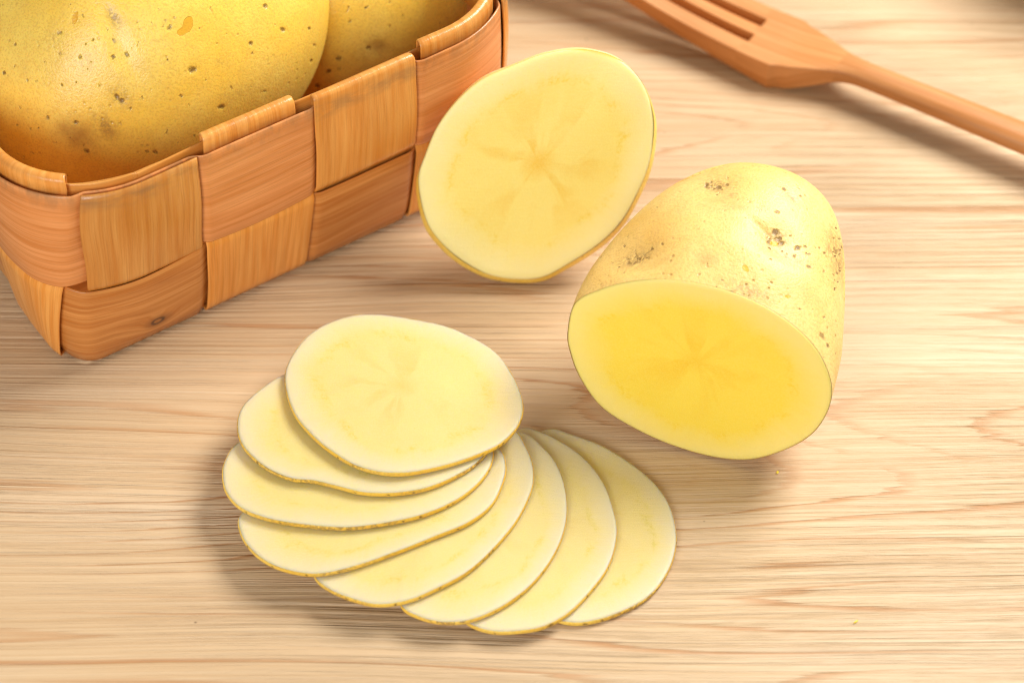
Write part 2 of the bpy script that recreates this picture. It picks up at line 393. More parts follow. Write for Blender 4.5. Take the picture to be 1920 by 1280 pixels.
def row_over(s, t, row):
    """+1 where the horizontal splint lies outside, -1 where it goes behind"""
    n = len(stakes); s = (s+9.0) % LTOT-9.0; bnd = []
    for k in range(n+1):
        a, b_, c, d = stakes[k % n]; a2, b2, c2_, d2 = stakes[(k+1) % n]
        r = d+(b_-d)*t+(LTOT if k >= n else 0); l = c2_+(a2-c2_)*t+(LTOT if k+1 >= n else 0)
        bnd.append(((r+l)/2, max(.24, (l-r)/2+.12)))
    sg = lambda k: -1 if ((k % 2 == 1) == (row == 1)) else 1
    k = 0
    while k < n and s > bnd[k][0]: k += 1
    v = sg(k)
    for q in (k-1, k):
        if 0 <= q <= n:
            m_, w_ = bnd[q]
            if abs(s-m_) < w_: return sg(q)+(sg(q+1)-sg(q))*sm((s-m_+w_)/(2*w_))
    return v
def ribbon(name, fn, na, nb, mat, parent, uvf, thick=THK, closed=False, stainf=None):
    """fn(a, b, extra) gives a point; extra moves it outwards"""
    V, UV, S = [], [], []
    for lay in (0, 1):
        for i in range(na):
            for j in range(nb):
                a = i/(na if closed else na-1); b_ = 0 if j == 0 else (1 if j == nb-1 else .014+.972*(j-1)/(nb-3))
                edge = min(j, nb-1-j)
                tk = thick*(.5 if edge == 0 else 1.0)
                V.append(fn(a, b_, 0 if lay == 0 and edge else (-thick*.25 if lay == 0 else -thick*(.75 if edge == 0 else 1))))
                UV.append(uvf(a, b_)); S.append(stainf(a, b_) if stainf else 0)
    F = []; n = na*nb
    rows = na if closed else na-1
    for i in range(rows):
        i2 = (i+1) % na
        for j in range(nb-1):
            q = (i*nb+j, i2*nb+j, i2*nb+j+1, i*nb+j+1)
            F.append(q); F.append(tuple(n+x for x in reversed(q)))
        F.append((i*nb, n+i*nb, n+i2*nb, i2*nb)); F.append((i*nb+nb-1, i2*nb+nb-1, n+i2*nb+nb-1, n+i*nb+nb-1))
    if not closed:
        for i in (0, na-1):
            for j in range(nb-1): F.append((i*nb+j, i*nb+j+1, n+i*nb+j+1, n+i*nb+j) if i == 0 else (i*nb+j+1, i*nb+j, n+i*nb+j, n+i*nb+j+1))
    return recalc(mesh(name, V, F, mat, parent, uv=UV, attrs={'stain': S}))

c0 = eu*(U0+U1)/2+ev*(V0+V1)/2
basket = empty('woven_basket', (c0[0], c0[1], 0), 'rectangular basket woven from wide orange wood splints, holding the whole potatoes', 'basket')
rowz = [(.10, 3.62), (3.72, HB)]
for row, (z0, z1) in enumerate(rowz):
    ln = Lumps(20+row, .55)
    def fn(a, b_, e, row=row, z0=z0, z1=z1, ln=ln):
        s = a*LTOT-6.0
        zz = z0+(z1-z0)*b_
        zz += .05*float(ln([s, 3*b_, 0]))*(1 if .02 < b_ else .3)
        if row == 1: zz += (.16*math.sin(math.pi*min(max((s-1.2)/4.2, 0), 1)) - .10*sm((s+2.6)/1.5)*sm((1.2-s)/1.5))*(1-b_)*-1.0
        zz = min(zz, HB+.02) if row else zz
        if row == 0: zz -= .30*math.sin(math.pi*min(max((s+3.0)/4.6, 0), 1))*max(0, b_-.35)/.65
        o = AMP*row_over(s, zz/HB, row)+.02*(1-(2*b_-1)**2)
        return wall(s, zz, o+e)
    hs = ribbon('horizontal_splint', fn, 520, 9, M['ring_splint'] if row else M['ring_splint_low'], basket, lambda a, b_, z0=z0, z1=z1: (a*LTOT-6.0, b_*(z1-z0)), closed=True,
                stainf=(lambda a, b_: sm((b_-.93)/.07)*.9) if row else None)
    hs['label'] = ('upper pinkish splint running right round the basket' if row else 'lower orange splint running round the basket, with a small dark knot near the front corner')
# inner hoop lining the rim
for q, (o0, zt, zb) in enumerate(((-.29, HB+.10, 5.0), (-.44, HB-.06, 5.3))):
    ln = Lumps(31+q, .7)
    ribbon('rim_hoop', lambda a, b_, e, o0=o0, zt=zt, zb=zb, ln=ln: wall(a*LTOT, zb+(zt-zb+.07*float(ln([a*LTOT, 0, 0])))*b_, o0+e-.02*math.sin(a*47)), 300, 6, M['stake_splint'], basket, lambda a, b_: (a*LTOT, b_*2), thick=.075, closed=True)
for k, (a0, a1, c0_, c1_) in enumerate(stakes):
    top_out = (k % 2 == 1)
    oT = AMP if top_out else -AMP; oB = -oT
    # centre path: (z, off)
    path = []
    for d in np.linspace(2.2, .0, 5)[:-1]: path.append((.16, oB-d, 0))
    for z in np.linspace(.16, 3.25 if k != 1 else 2.95, 16): path.append((z, oB, 0))
    for z in np.linspace(3.3, 4.05, 8): z = z-(.3 if k == 1 else 0); path.append((z, oB+(oT-oB)*sm((z-(3.05 if k == 1 else 3.35))/.65), 0))
    zt = HB+(.16 if top_out else .26)
    if k == 1: zt = HB+.04
    for z in np.linspace(4.2, zt, 14): path.append((z, oT+(.05*math.sin(math.pi*(z-4.2)/3.2) if top_out else 0), 0))
    R_ = .15 if top_out else .185
    if not top_out: oT = oT-.0
    for th in (np.linspace(0, math.pi, 10)[1:] if k != 1 else []): path.append((zt+R_*math.sin(th), oT-R_*(1-math.cos(th)), 1))
    for z in (np.linspace(zt, zt-1.4, 5)[1:] if k != 1 else []): path.append((z, oT-2*R_, 1))
    path = np.array(path); n_ = len(path)
    seg = np.r_[0, np.cumsum(np.hypot(np.diff(path[:, 0]), np.diff(path[:, 1])))]
    nrm = []
    for i in range(n_):
        d = path[min(i+1, n_-1)]-path[max(i-1, 0)]; L = math.hypot(d[0], d[1]); nrm.append((-d[1]/L, d[0]/L))   # (dz, doff) outward
    ln = Lumps(50+k, .6); wdt = a1-a0
    def fn(a, b_, e):
        i = a*(n_-1); i0 = int(round(i)); z, o, _ = path[i0]; nz, no = nrm[i0]
        t = min(max(z/HB, 0), 1)
        l = c0_+(a0-c0_)*t; r = c1_+(a1-c1_)*t
        if z > HB-1.2 and not top_out: l += .16; r -= .62 if k == 2 else .2
        if i0 > n_-15 and k != 1:                                 # curled part narrows a little and goes ragged
            q = (i0-(n_-15))/14; l += .06*q*(1+float(ln([q*9, 0, 1]))); r -= .06*q*(1+float(ln([q*9, 5, 1])))
        s = l+(r-l)*b_ + .025*float(ln([seg[i0]*2.5, b_*2, 0]))
        bow = .015*(1-(2*b_-1)**2) if z > .4 else 0
        zz = z+nz*e
        p_ = wall(s, min(zz, HB) if zz > HB else zz, o+no*e+bow)
        p_[2] = zz+(.03*float(ln([0, b_*3, 2])) if zz > HB-.4 else 0)
        return p_
    zt_ = zt
    ribbon('vertical_splint', fn, n_, 13, M['stake_splint'], basket, lambda a, b_: (seg[int(round(a*(n_-1)))], b_*wdt),
           stainf=lambda a, b_: (lambda z, i: sm(1-abs(z-(HB-.22))/.42)*.9 if i < n_-13 or k == 1 else .35)(path[int(round(a*(n_-1)))][0], int(round(a*(n_-1)))))
# woven base
V = []; nb_ = 96
for i in range(nb_):
    p = wall(i*LTOT/nb_, .22, -AMP-THK-.05); V.append((p[0], p[1], .24))
Vb = V+[(x, y, .12) for x, y, _ in V]
F = [tuple(range(nb_)), tuple(reversed(range(nb_, 2*nb_)))]+[(i, nb_+i, nb_+(i+1) % nb_, (i+1) % nb_) for i in range(nb_)]
recalc(mesh('basket_floor', Vb, F, M['ring_splint_low'], basket, uv=[((p[0])*eu[0]+p[1]*eu[1], -p[0]*eu[1]+p[1]*eu[0]) for p in Vb], smooth=False))

# ------------------------------------------------------------------ whole potatoes
def apply_marks(P, Nn, marks, nvert):
    """marks: (kind, px, py, radius_px, aspect, angle, strength, dent_cm)"""
    A = {k: np.zeros(nvert) for k in ('spot', 'bruise', 'peel', 'scab')}
    view = Cp-P; view /= np.linalg.norm(view, axis=1)[:, None]
    front = (view*Nn).sum(1) > 0.02
    X, Y = project(P); D = np.zeros(nvert)
    for kind, px, py, r, asp, ang, st, dent in marks:
        dx = X-px; dy = Y-py; ca, sa = math.cos(math.radians(ang)), math.sin(math.radians(ang))
        if kind == 'spot': r = r*.86
        if kind == 'dent': r = r*.85; dent = dent*1.15
        q = np.sqrt(((dx*ca+dy*sa)/(r*asp))**2+((-dx*sa+dy*ca)/r)**2)
        if kind == 'peel': f = np.clip(1.5-q, 0, 1)
        elif kind == 'spot': f = np.clip(1.55-q*.9, 0, 1)
        else: f = np.exp(-(q**2)*1.1)
        f = np.where(front, f, 0)*st
        if kind in A: A[kind] = np.maximum(A[kind], f)
        if dent: D += np.where(front, np.exp(-q**2), 0)*dent
    return A, P-Nn*D[:, None]
def vnormals(P, n, m):
    """normals of a closed-in-m grid"""
    G = P.reshape(n, m, 3); du = np.roll(G, -1, 1)-np.roll(G, 1, 1); dv = np.gradient(G, axis=0)
    Nn = np.cross(du, dv).reshape(-1, 3); Nn /= np.maximum(np.linalg.norm(Nn, axis=1), 1e-9)[:, None]
    c = P.mean(0)
    if ((P-c)*Nn).sum() < 0: Nn = -Nn
    return Nn
def ellipsoid_potato(name, centre, axes, dirs, mat, seed, marks, label, lump=.22, n=300, m=400, extra=0, power=2.0, parent_floor=.26):
    th = np.linspace(.0005, math.pi-.0005, n); ph = np.linspace(0, 2*math.pi, m+1)[:-1]
    T, Q = np.meshgrid(th, ph, indexing='ij')
    L = np.stack([np.cos(T), np.sin(T)*np.cos(Q), np.sin(T)*np.sin(Q)], -1).reshape(-1, 3)
    dirs = np.array(dirs, float)
    P = (L*np.array(axes))@dirs + np.array(centre)
    lu, lu2 = Lumps(seed, .33), Lumps(seed+9, .9)
    Nn = L/np.array(axes)@dirs; Nn /= np.linalg.norm(Nn, axis=1)[:, None]
    P = P+Nn*(lump*lu(P)+lump*.28*lu2(P))[:, None]
    Nn = vnormals(P, n, m)
    X, Y = project(P); r = np.random.default_rng(seed); mk = list(marks)
    x0, x1, y0, y1 = max(X.min(), -120), min(X.max(), 2000), max(Y.min(), -120), min(Y.max(), 1300)
    for _ in range(extra):
        rad = r.choice([1.5, 2.0, 2.6, 3.4], p=[.4, .3, .2, .1]); mk.append(('spot', r.uniform(x0, x1), r.uniform(y0, y1), rad, r.uniform(1, 1.6), r.uniform(0, 180), r.uniform(.55, .95), .008))
    A, P = apply_marks(P, Nn, mk, len(P))
    o = mesh(name, P, grid_faces(n, m, True)+[tuple(range(m)), tuple(reversed(range((n-1)*m, n*m)))], mat, attrs=A)
    # origin at the base
    recalc(o)
    return tag(o, label, 'potato')

def axis(az, el=0):
    a, e = math.radians(az), math.radians(el); return np.array([math.cos(a)*math.cos(e), math.sin(a)*math.cos(e), math.sin(e)])
def frame(az, el):
    a = axis(az, el); b_ = np.cross([0, 0, 1], a); b_ /= np.linalg.norm(b_); return [a, b_, np.cross(a, b_)]
S_ = 'spot'
big_marks = [(S_, 360, 131, 7, 1.2, 0, 1, .03), (S_, 220, 182, 5, 1.3, 60, 1, .02), (S_, 229, 190, 5, 1.1, 0, 1, .02), (S_, 212, 107, 4.5, 1, 0, 1, .02), (S_, 339, 180, 4, 1, 0, .9, .01),
    (S_, 530, 56, 4.6, 1.3, 20, 1, .02), (S_, 470, 82, 4.6, 1, 0, .9, .02), (S_, 498, 12, 4.6, 1.2, 0, .9, .01), (S_, 394, 17, 3, 1, 0, .8, 0), (S_, 425, 64, 3.2, 1.2, 0, .8, .01), (S_, 407, 82, 3.2, 1.2, 0, .8, .01),
    (S_, 473, 101, 3, 1, 0, .8, .01), (S_, 580, 54, 3.2, 1, 40, .9, .01), (S_, 583, 115, 3, 1.5, 110, .8, .01), (S_, 434, 164, 3.2, 1.3, 40, .9, .01), (S_, 470, 163, 2.6, 1, 0, .8, 0), (S_, 415, 201, 4.4, 1.9, 170, .95, .02),
    (S_, 495, 172, 3, 2.6, 175, .7, .01), (S_, 292, 290-5, 4, 1.6, 20, .9, .01), (S_, 277, 284, 3, 1.6, 20, .8, 0), (S_, 238, 104, 4, 1.6, 50, .9, .01), (S_, 214, 78, 3.5, 2.2, 60, .85, .01), (S_, 201, 55, 2.6, 1.5, 60, .8, 0),
    (S_, 174, 76, 3, 1, 0, .8, 0), (S_, 161, 83, 3, 1, 0, .8, 0), (S_, 113, 62, 5, 1, 0, .8, .01), (S_, 112, 101, 4.5, 1, 0, .9, .01), (S_, 150, 107, 4.5, 1, 0, .8, .01), (S_, 155, 30, 3, 1, 0, .9, .01), (S_, 85, 117, 3, 1, 0, .8, 0),
    (S_, 117, 159, 3, 1.4, 50, .9, .01), (S_, 143, 154, 2.5, 1, 0, .9, 0), (S_, 187, 160, 3, 1.4, 60, .9, .01), (S_, 51, 150, 3, 1, 0, .8, 0), (S_, 69, 153, 3, 1, 0, .8, 0), (S_, 8, 137, 3.5, 1, 0, .9, 0), (S_, 38, 202, 3, 1, 0, .8, 0),
    (S_, 90, 221, 4, 1.3, 50, .9, .01), (S_, 143, 230, 4, 1.3, 40, .9, .01), (S_, 57, 242, 3, 1, 0, .8, 0), (S_, 33, 234, 3, 1, 0, .8, 0), (S_, 285, 44, 3, 1, 0, .8, 0), (S_, 258, 86, 3, 1.2, 0, .8, 0), (S_, 257, 43, 2.6, 1, 0, .8, 0),
    (S_, 318, 52, 5, 1.4, 130, .85, .01), (S_, 163, 283, 4, 1.6, 20, .9, 0), (S_, 226, 230, 3.6, 1.2, 0, .8, 0), (S_, 266, 183, 3, 1.4, 20, .8, 0), (S_, 312, 250, 3, 1.2, 0, .8, 0), (S_, 365, 256, 3, 1.4, 20, .8, 0),
    ('scab', 212, 32, 9, 2.6, 62, 1.0, .04), ('scab', 225, 184, 15, 1.5, 40, .8, .02), ('scab', 412, 114, 9, 1.2, 0, .45, 0), ('scab', 195, 235, 20, 1.5, 50, .7, 0), ('scab', 440, 175, 12, 3, 160, .3, 0), ('scab', 105, 75, 14, 1.3, 0, .4, 0), ('scab', 160, 115, 20, 1.2, 0, .35, 0),
    ('bruise', 145, 255, 26, 1.5, 30, 1.0, .02), ('bruise', 200, 243, 14, 1.6, 45, .7, 0), ('bruise', 120, 240, 14, 1.3, 30, .7, 0),
    ('peel', 352, 47, 9.5, 1.75, 108, 1, .01), ('peel', 341, 60, 7, 1.4, 150, 1, .01), ('peel', 141, 34, 5.0, 2.6, 105, 1, .01), ('dent', 225, 85, 22, 4.2, 62, 0, .045)]
cA = at(268, 55, 5.8)
potA = ellipsoid_potato('whole_potato', cA, (6.15, 4.4, 4.7), frame(20, 19), M['skin_whole'], 3, big_marks,
                        'large whole yellow potato speckled with brown spots at the front of the basket', lump=.18, extra=90, n=330, m=460)
cB = at(668, -60, 4.6)
potB = ellipsoid_potato('whole_potato', cB, (4.6, 3.9, 3.9), frame(35, 0), M['skin_whole'], 12,
    [(S_, 730, 5, 3.2, 1.2, 0, .9, 0), (S_, 687, 15, 3.6, 1.2, 0, .9, 0), (S_, 653, 13, 3.4, 1.2, 0, .9, 0), (S_, 655, 40, 3.6, 1.2, 0, .9, 0), (S_, 731, 50, 3, 1.2, 0, .9, 0), (S_, 755, 31, 3, 1, 0, .9, 0), (S_, 635, 110, 5, 1.1, 0, 1, 0), (S_, 617, 134, 5, 1.1, 0, 1, 0), (S_, 596, 161, 5, 1, 0, 1, 0),
     (S_, 692, 91, 4.6, 1.2, 0, 1, .01), ('bruise', 708, 90, 14, 1.5, 0, .8, .04), ('bruise', 716, 82, 9, 1, 0, .7, 0)],
    'shaded whole potato behind the large speckled one in the basket', lump=.2, extra=40, n=180, m=240)

# ------------------------------------------------------------------ the halved potato: two cut pieces
def unplane(px, n, a):
    o = []
    for p in px:
        d = ray(*p); t = ((a-Cp)@n)/(d@n); o.append(Cp+t*d)
    return np.array(o)
def cut_potato(root, contour, az, el, anchor, az0, prm, fmat, smat, marks, seed, lump=.1, solve=True, rings=150, extra=0):
    n = axis(az, el); h = np.cross([0, 0, 1], n); h /= np.linalg.norm(h); k = np.cross(n, h)
    cpx = catmull(contour, 420)
    L, bhh, bkk, p, d1, d2, e1, e2 = prm
    lu = Lumps(seed, .5)
    phi = np.linspace(0, math.pi/2*.9995, rings)
    def build(z0):
        Q = unplane(cpx, n, at(*anchor, z0)); c = Q.mean(0); W = np.c_[(Q-c)@h, (Q-c)@k]
        s = np.cos(phi)**p; t = np.sin(phi)
        sh = s*(1+bhh*np.sin(2*phi)); sk = s*(1+bkk*np.sin(2*phi))
        P = c+(-n)*L*t[:, None, None]+(W[None, :, 0]*sh[:, None])[..., None]*h+(W[None, :, 1]*sk[:, None])[..., None]*k \
            + ((d1*t+d2*t*t)[:, None, None])*h+((e1*t+e2*t*t)[:, None, None])*k
        amp = lump*np.minimum(1, phi/.25)[:, None, None]
        Pf = P.reshape(-1, 3); Nn = vnormals(Pf, rings, len(W))
        Pf = Pf+Nn*(np.repeat(amp.ravel(), len(W))*lu(Pf))[:, None]
        return Q, c, W, Pf, P
    lo, hi = -1.5, 3.0
    for _ in range(16):
        mid = (lo+hi)/2
        if build(mid)[3][:, 2].min() < 0: lo = mid
        else: hi = mid
    Q, c, W, Pf, P = build(hi)
    Nn = vnormals(Pf, rings, len(W))
    ci = np.arange(len(Pf))//len(W)
    X, Y = project(Pf); r = np.random.default_rng(seed); mk = list(marks)
    for _ in range(extra):
        mk.append((S_, r.uniform(X.min(), X.max()), r.uniform(Y.min(), Y.max()), r.choice([1.6, 2.2, 3.0], p=[.5, .35, .15]), r.uniform(1, 2.2), r.uniform(-10, 60), r.uniform(.5, .9), .005))
    A, P2_ = apply_marks(Pf, Nn, mk, len(Pf))
    keep = np.minimum(1, ci/6.0)[:, None]
    Pf = Pf*(1-keep)+P2_*keep
    root.location = Vector((c[0], c[1], 0))*SC
    m = len(W)
    # peel: an outer shell with a thin rolled lip at the cut
    recalc(mesh('skin', Pf, grid_faces(rings, m, True)+[tuple(range((rings-1)*m, rings*m))], smat, root, attrs=A))
    # flesh: cut face with rounded rim, continuing a little way down inside the peel
    V, UV = [], []
    R = [0.02]+list(np.linspace(.06, .97, 26))+[.985, .998]
    ang = np.arctan2(W[:, 1], W[:, 0]); lf = Lumps(seed+3, .8)
    for rr in R:
        pts = c+(W[:, 0]*rr)[:, None]*h+(W[:, 1]*rr)[:, None]*k
        V += list(pts+n*(.02*lf(pts))[:, None]+n*(.035 if rr < .98 else (.02 if rr < .99 else 0)))
        UV += [(rr*math.cos(a), rr*math.sin(a)) for a in ang]
    for dd in (.06, .25):
        V += list(c+(W[:, 0]*.992)[:, None]*h+(W[:, 1]*.992)[:, None]*k-n*dd); UV += [(math.cos(a), math.sin(a)) for a in ang]
    nr = len(R)+2
    recalc(mesh('flesh', V, grid_faces(nr, m, True)+[tuple(range(m)), tuple(range((nr-1)*m, nr*m))], fmat, root, uv=UV))
    return c, n, hi

P2c = [(1064,623),(1078,568),(1126,542),(1183,527),(1245,523),(1316,532),(1383,551),(1445,580),(1498,618),(1536,661),(1557,709),(1559,747),(1545,785),(1517,818),(1469,844),(1407,861),(1336,856),(1254,832),(1183,799),(1126,761),(1088,709),(1069,661)]
P1c = [(784,338),(798,288),(821,235),(860,185),(905,147),(959,124),(1020,101),(1085,92),(1143,103),(1181,127),(1208,162),(1225,215),(1225,261),(1216,311),(1196,361),(1166,415),(1124,457),(1066,495),(1009,522),(932,519),(875,495),(829,457),(798,411)]
rk = random.Random(8)
half_marks = [(S_, ex+rk.gauss(0, sx), ey+rk.gauss(0, sy), rk.uniform(1.3, 2.3), rk.uniform(1, 2), rk.uniform(-10, 50), .9, .012) for ex, ey, sx, sy, n_ in ((1342, 342, 15, 4, 14), (1458, 442, 16, 8, 16), (1490, 470, 26, 7, 18), (1190, 480, 22, 8, 22), (1572, 490, 7, 26, 26), (1410, 545, 30, 8, 16)) for _ in range(n_)] + [
    ('bruise', 1368, 380, 12, 2.6, 8, .35, .0), ('dent', 1430, 425, 8, 5, 35, 0, .05), ('dent', 1215, 500, 8, 6, -22, 0, .05),
    ('dent', 1340, 345, 36, 1.6, 0, 0, .16), ('scab', 1342, 340, 13, 2.0, 0, 1.0, 0), (S_, 1322, 337, 3.4, 1.4, 0, .9, 0), (S_, 1345, 342, 4, 1.6, 0, 1, 0), (S_, 1362, 339, 3, 1.4, 0, .9, 0),
    ('dent', 1452, 440, 34, 1.4, 20, 0, .11), ('dent', 1475, 470, 30, 2.6, 25, 0, .08), ('scab', 1458, 445, 19, 1.5, 15, 1.0, 0), (S_, 1457, 430, 5, 1.5, 10, 1, .01), (S_, 1447, 447, 4, 1.4, 0, 1, .01), (S_, 1470, 450, 4, 1.4, 20, 1, .01), (S_, 1497, 461, 3.5, 1.6, 0, .9, 0),
    ('scab', 1480, 478, 10, 4.2, 22, .8, 0), ('peel', 1456, 449, 5.5, 1.8, 20, .9, .01),
    ('dent', 1190, 480, 34, 1.9, -20, 0, .15), ('scab', 1185, 482, 13, 2.4, -20, 1.0, 0), (S_, 1175, 487, 4, 1.4, 0, .9, 0), (S_, 1193, 478, 3.4, 1.4, 0, .9, 0), (S_, 1220, 462, 3, 1.4, 0, .9, 0),
    ('bruise', 1367, 380, 20, 2.2, 8, .34, 0), ('bruise', 1325, 487, 14, 1.8, 0, .38, 0), ('scab', 1485, 370, 6, 4.0, 48, .9, .01), ('scab', 1430, 391, 8, 1.5, 20, .8, 0), ('scab', 1372, 360, 6, 1.2, 0, .6, 0), (S_, 1470, 355, 3, 1.5, 30, .9, 0),
    ('peel', 1398, 503, 4.8, 1.7, 50, 1, .01), ('peel', 1477, 556, 3.6, 1.7, 0, .9, .01), ('scab', 1572, 480, 15, 3.6, 75, 1.0, 0), ('scab', 1556, 465, 9, 2.2, 75, .8, 0), ('scab', 1400, 545, 14, 3.2, 18, .75, 0), (S_, 1519, 499, 3.4, 1.4, 20, 1, 0),
    (S_, 1546, 508, 3, 1, 0, .9, 0), (S_, 1567, 542, 2.6, 1, 0, .9, 0), (S_, 1545, 595, 2.6, 1.2, 80, .9, 0), (S_, 1541, 630, 4, 2.4, 60, .9, 0), (S_, 1552, 648, 3, 2, 60, .9, 0), (S_, 1500, 579, 2.4, 1, 0, .9, 0), ('dent', 1592, 520, 40, 1.6, 90, 0, .06)]
r2 = empty('cut_potato', (0, 0, 0), 'half potato lying on its side, showing knobbly tan skin behind a cut face coloured deeper yellow for its shade', 'potato half')
c2, n2, z2 = cut_potato(r2, P2c, -107, 12, (1407, 861), 0, (5.53, -.058, .133, .586, -.208, .817, 1.427, .805), M['flesh_shaded'], M['skin_half'], half_marks, 7, lump=.09, extra=110)
r1 = empty('cut_potato', (0, 0, 0), 'half potato propped up with its pale star-marked cut face to the viewer, beside the basket', 'potato half')
c1, n1, z1 = cut_potato(r1, P1c, -88, 25.785, (990, 527), 0, (1.576, .128, .027, 1.107, .105, -.597, -1.641, 1.304), M['flesh_pale'], M['skin_whole'], [], 17, lump=.03, rings=110, extra=60)
print('anchors', z2, z1, c2, c1)

# ------------------------------------------------------------------ fan of eight slices
SL = [ # bottom of the pile first
 ([(1056,1172),(1103,1173),(1159,1156),(1216,1123),(1253,1072),(1268,1016),(1260,959),(1234,912),(1187,870),(1131,835),(1075,814),(1028,802),(985,830),(955,890),(940,960),(945,1040),(980,1110),(1010,1150)],
  'lowest slice of the fan, the fully exposed one at its right-hand end'),
 ([(873,1170),(916,1189),(962,1191),(1019,1182),(1070,1152),(1117,1100),(1145,1053),(1157,997),(1150,955),(1131,903),(1094,856),(1047,823),(1005,805),(981,800),(950,820),(905,880),(868,970),(848,1060),(850,1130)],
  'slice with a brown patch on its lower edge, overlapping the right-hand end slice'),
 ([(752,1140),(784,1161),(831,1173),(888,1168),(953,1137),(1005,1091),(1042,1034),(1062,973),(1059,912),(1042,866),(1014,833),(981,809),(940,820),(890,860),(830,940),(780,1030),(752,1100)],
  'third slice from the right-hand end of the fan, dark speck at its lower left tip'),
 ([(588,1081),(611,1105),(658,1128),(709,1140),(766,1133),(822,1109),(878,1077),(930,1025),(972,969),(998,912),(998,866),(981,828),(969,809),(930,800),(870,815),(790,860),(700,920),(630,990),(590,1045)],
  'fourth slice from the right-hand end of the fan, a long narrow crescent showing'),
 ([(451,964),(448,988),(461,1020),(494,1053),(541,1074),(597,1082),(663,1070),(738,1044),(812,1011),(883,978),(925,941),(946,894),(948,866),(937,840),(900,815),(820,810),(710,835),(600,870),(505,915)],
  'fourth slice counted down from the top slice, with brown flecks along its edge'),
 ([(447,828),(423,861),(417,884),(423,922),(452,955),(503,976),(573,990),(653,997),(738,985),(808,964),(869,931),(911,889),(925,850),(915,810),(880,785),(780,765),(650,765),(530,785)],
  'slice that sticks out farthest left in the fan, third from the top'),
 ([(494,726),(456,760),(445,791),(450,826),(469,854),(503,882),(547,902),(587,907),(631,919),(681,932),(744,932),(806,919),(869,888),(906,857),(925,815),(880,760),(800,715),(700,690),(600,690),(540,700)],
  'slice directly beneath the top one, its lower edge notched'),
 ([(534,707),(550,663),(587,622),(644,597),(700,591),(769,599),(837,613),(887,635),(931,663),(962,707),(980,754),(975,791),(947,826),(900,851),(822,876),(744,888),(675,876),(619,845),(575,806),(547,766)],
  'top slice of the pile, lying whole over the others'),
]
T = .20; GS = .1
gx = np.arange(-10, 7, GS); gy = np.arange(-10, 3.5, GS); GX, GY = np.meshgrid(gx, gy, indexing='ij')
Hf = np.zeros(GX.shape)
def gk(s):
    r = int(3*s); x = np.arange(-r, r+1); g = np.exp(-x**2/(2*s*s)); return g/g.sum()
def blur(A, s):
    g = gk(s); r = len(g)//2
    A = np.pad(A, r); A = np.apply_along_axis(lambda v: np.convolve(v, g, 'valid'), 0, A); return np.apply_along_axis(lambda v: np.convolve(v, g, 'valid'), 1, A)
def mblur(A, mk, s): return blur(A*mk, s)/np.maximum(blur(mk.astype(float), s), 1e-3)
def inside(poly):
    m_ = np.zeros(GX.shape, bool); x, y = GX, GY; n = len(poly)
    for i in range(n):
        (x1, y1), (x2, y2) = poly[i], poly[(i+1) % n]
        if y1 == y2: continue
        m_ ^= ((y1 > y) != (y2 > y)) & (x < (x2-x1)*(y-y1)/(y2-y1)+x1)
    return m_
def samp(Z, x, y):
    fx = np.clip((np.asarray(x)-gx[0])/GS, 0, len(gx)-1.001); fy = np.clip((np.asarray(y)-gy[0])/GS, 0, len(gy)-1.001)
    i = fx.astype(int); j = fy.astype(int); a = fx-i; b_ = fy-j
    return Z[i, j]*(1-a)*(1-b_)+Z[i+1, j]*a*(1-b_)+Z[i, j+1]*(1-a)*b_+Z[i+1, j+1]*a*b_
def rest(Hh, mk):
    pts = np.argwhere(mk); x = gx[pts[:, 0]]; y = gy[pts[:, 1]]; z = Hh[mk]
    xm, ym = x.mean(), y.mean(); a0 = b0 = 0.0; st = .2
    for _ in range(9):
        best = None
        for a in np.linspace(a0-st, a0+st, 9):
            for b_ in np.linspace(b0-st, b0+st, 9):
                v = (z-a*(x-xm)-b_*(y-ym)).max()
                if best is None or v < best[0]: best = (v, a, b_)
        _, a0, b0 = best; st *= .45
    return best[0]+a0*(GX-xm)+b0*(GY-ym)
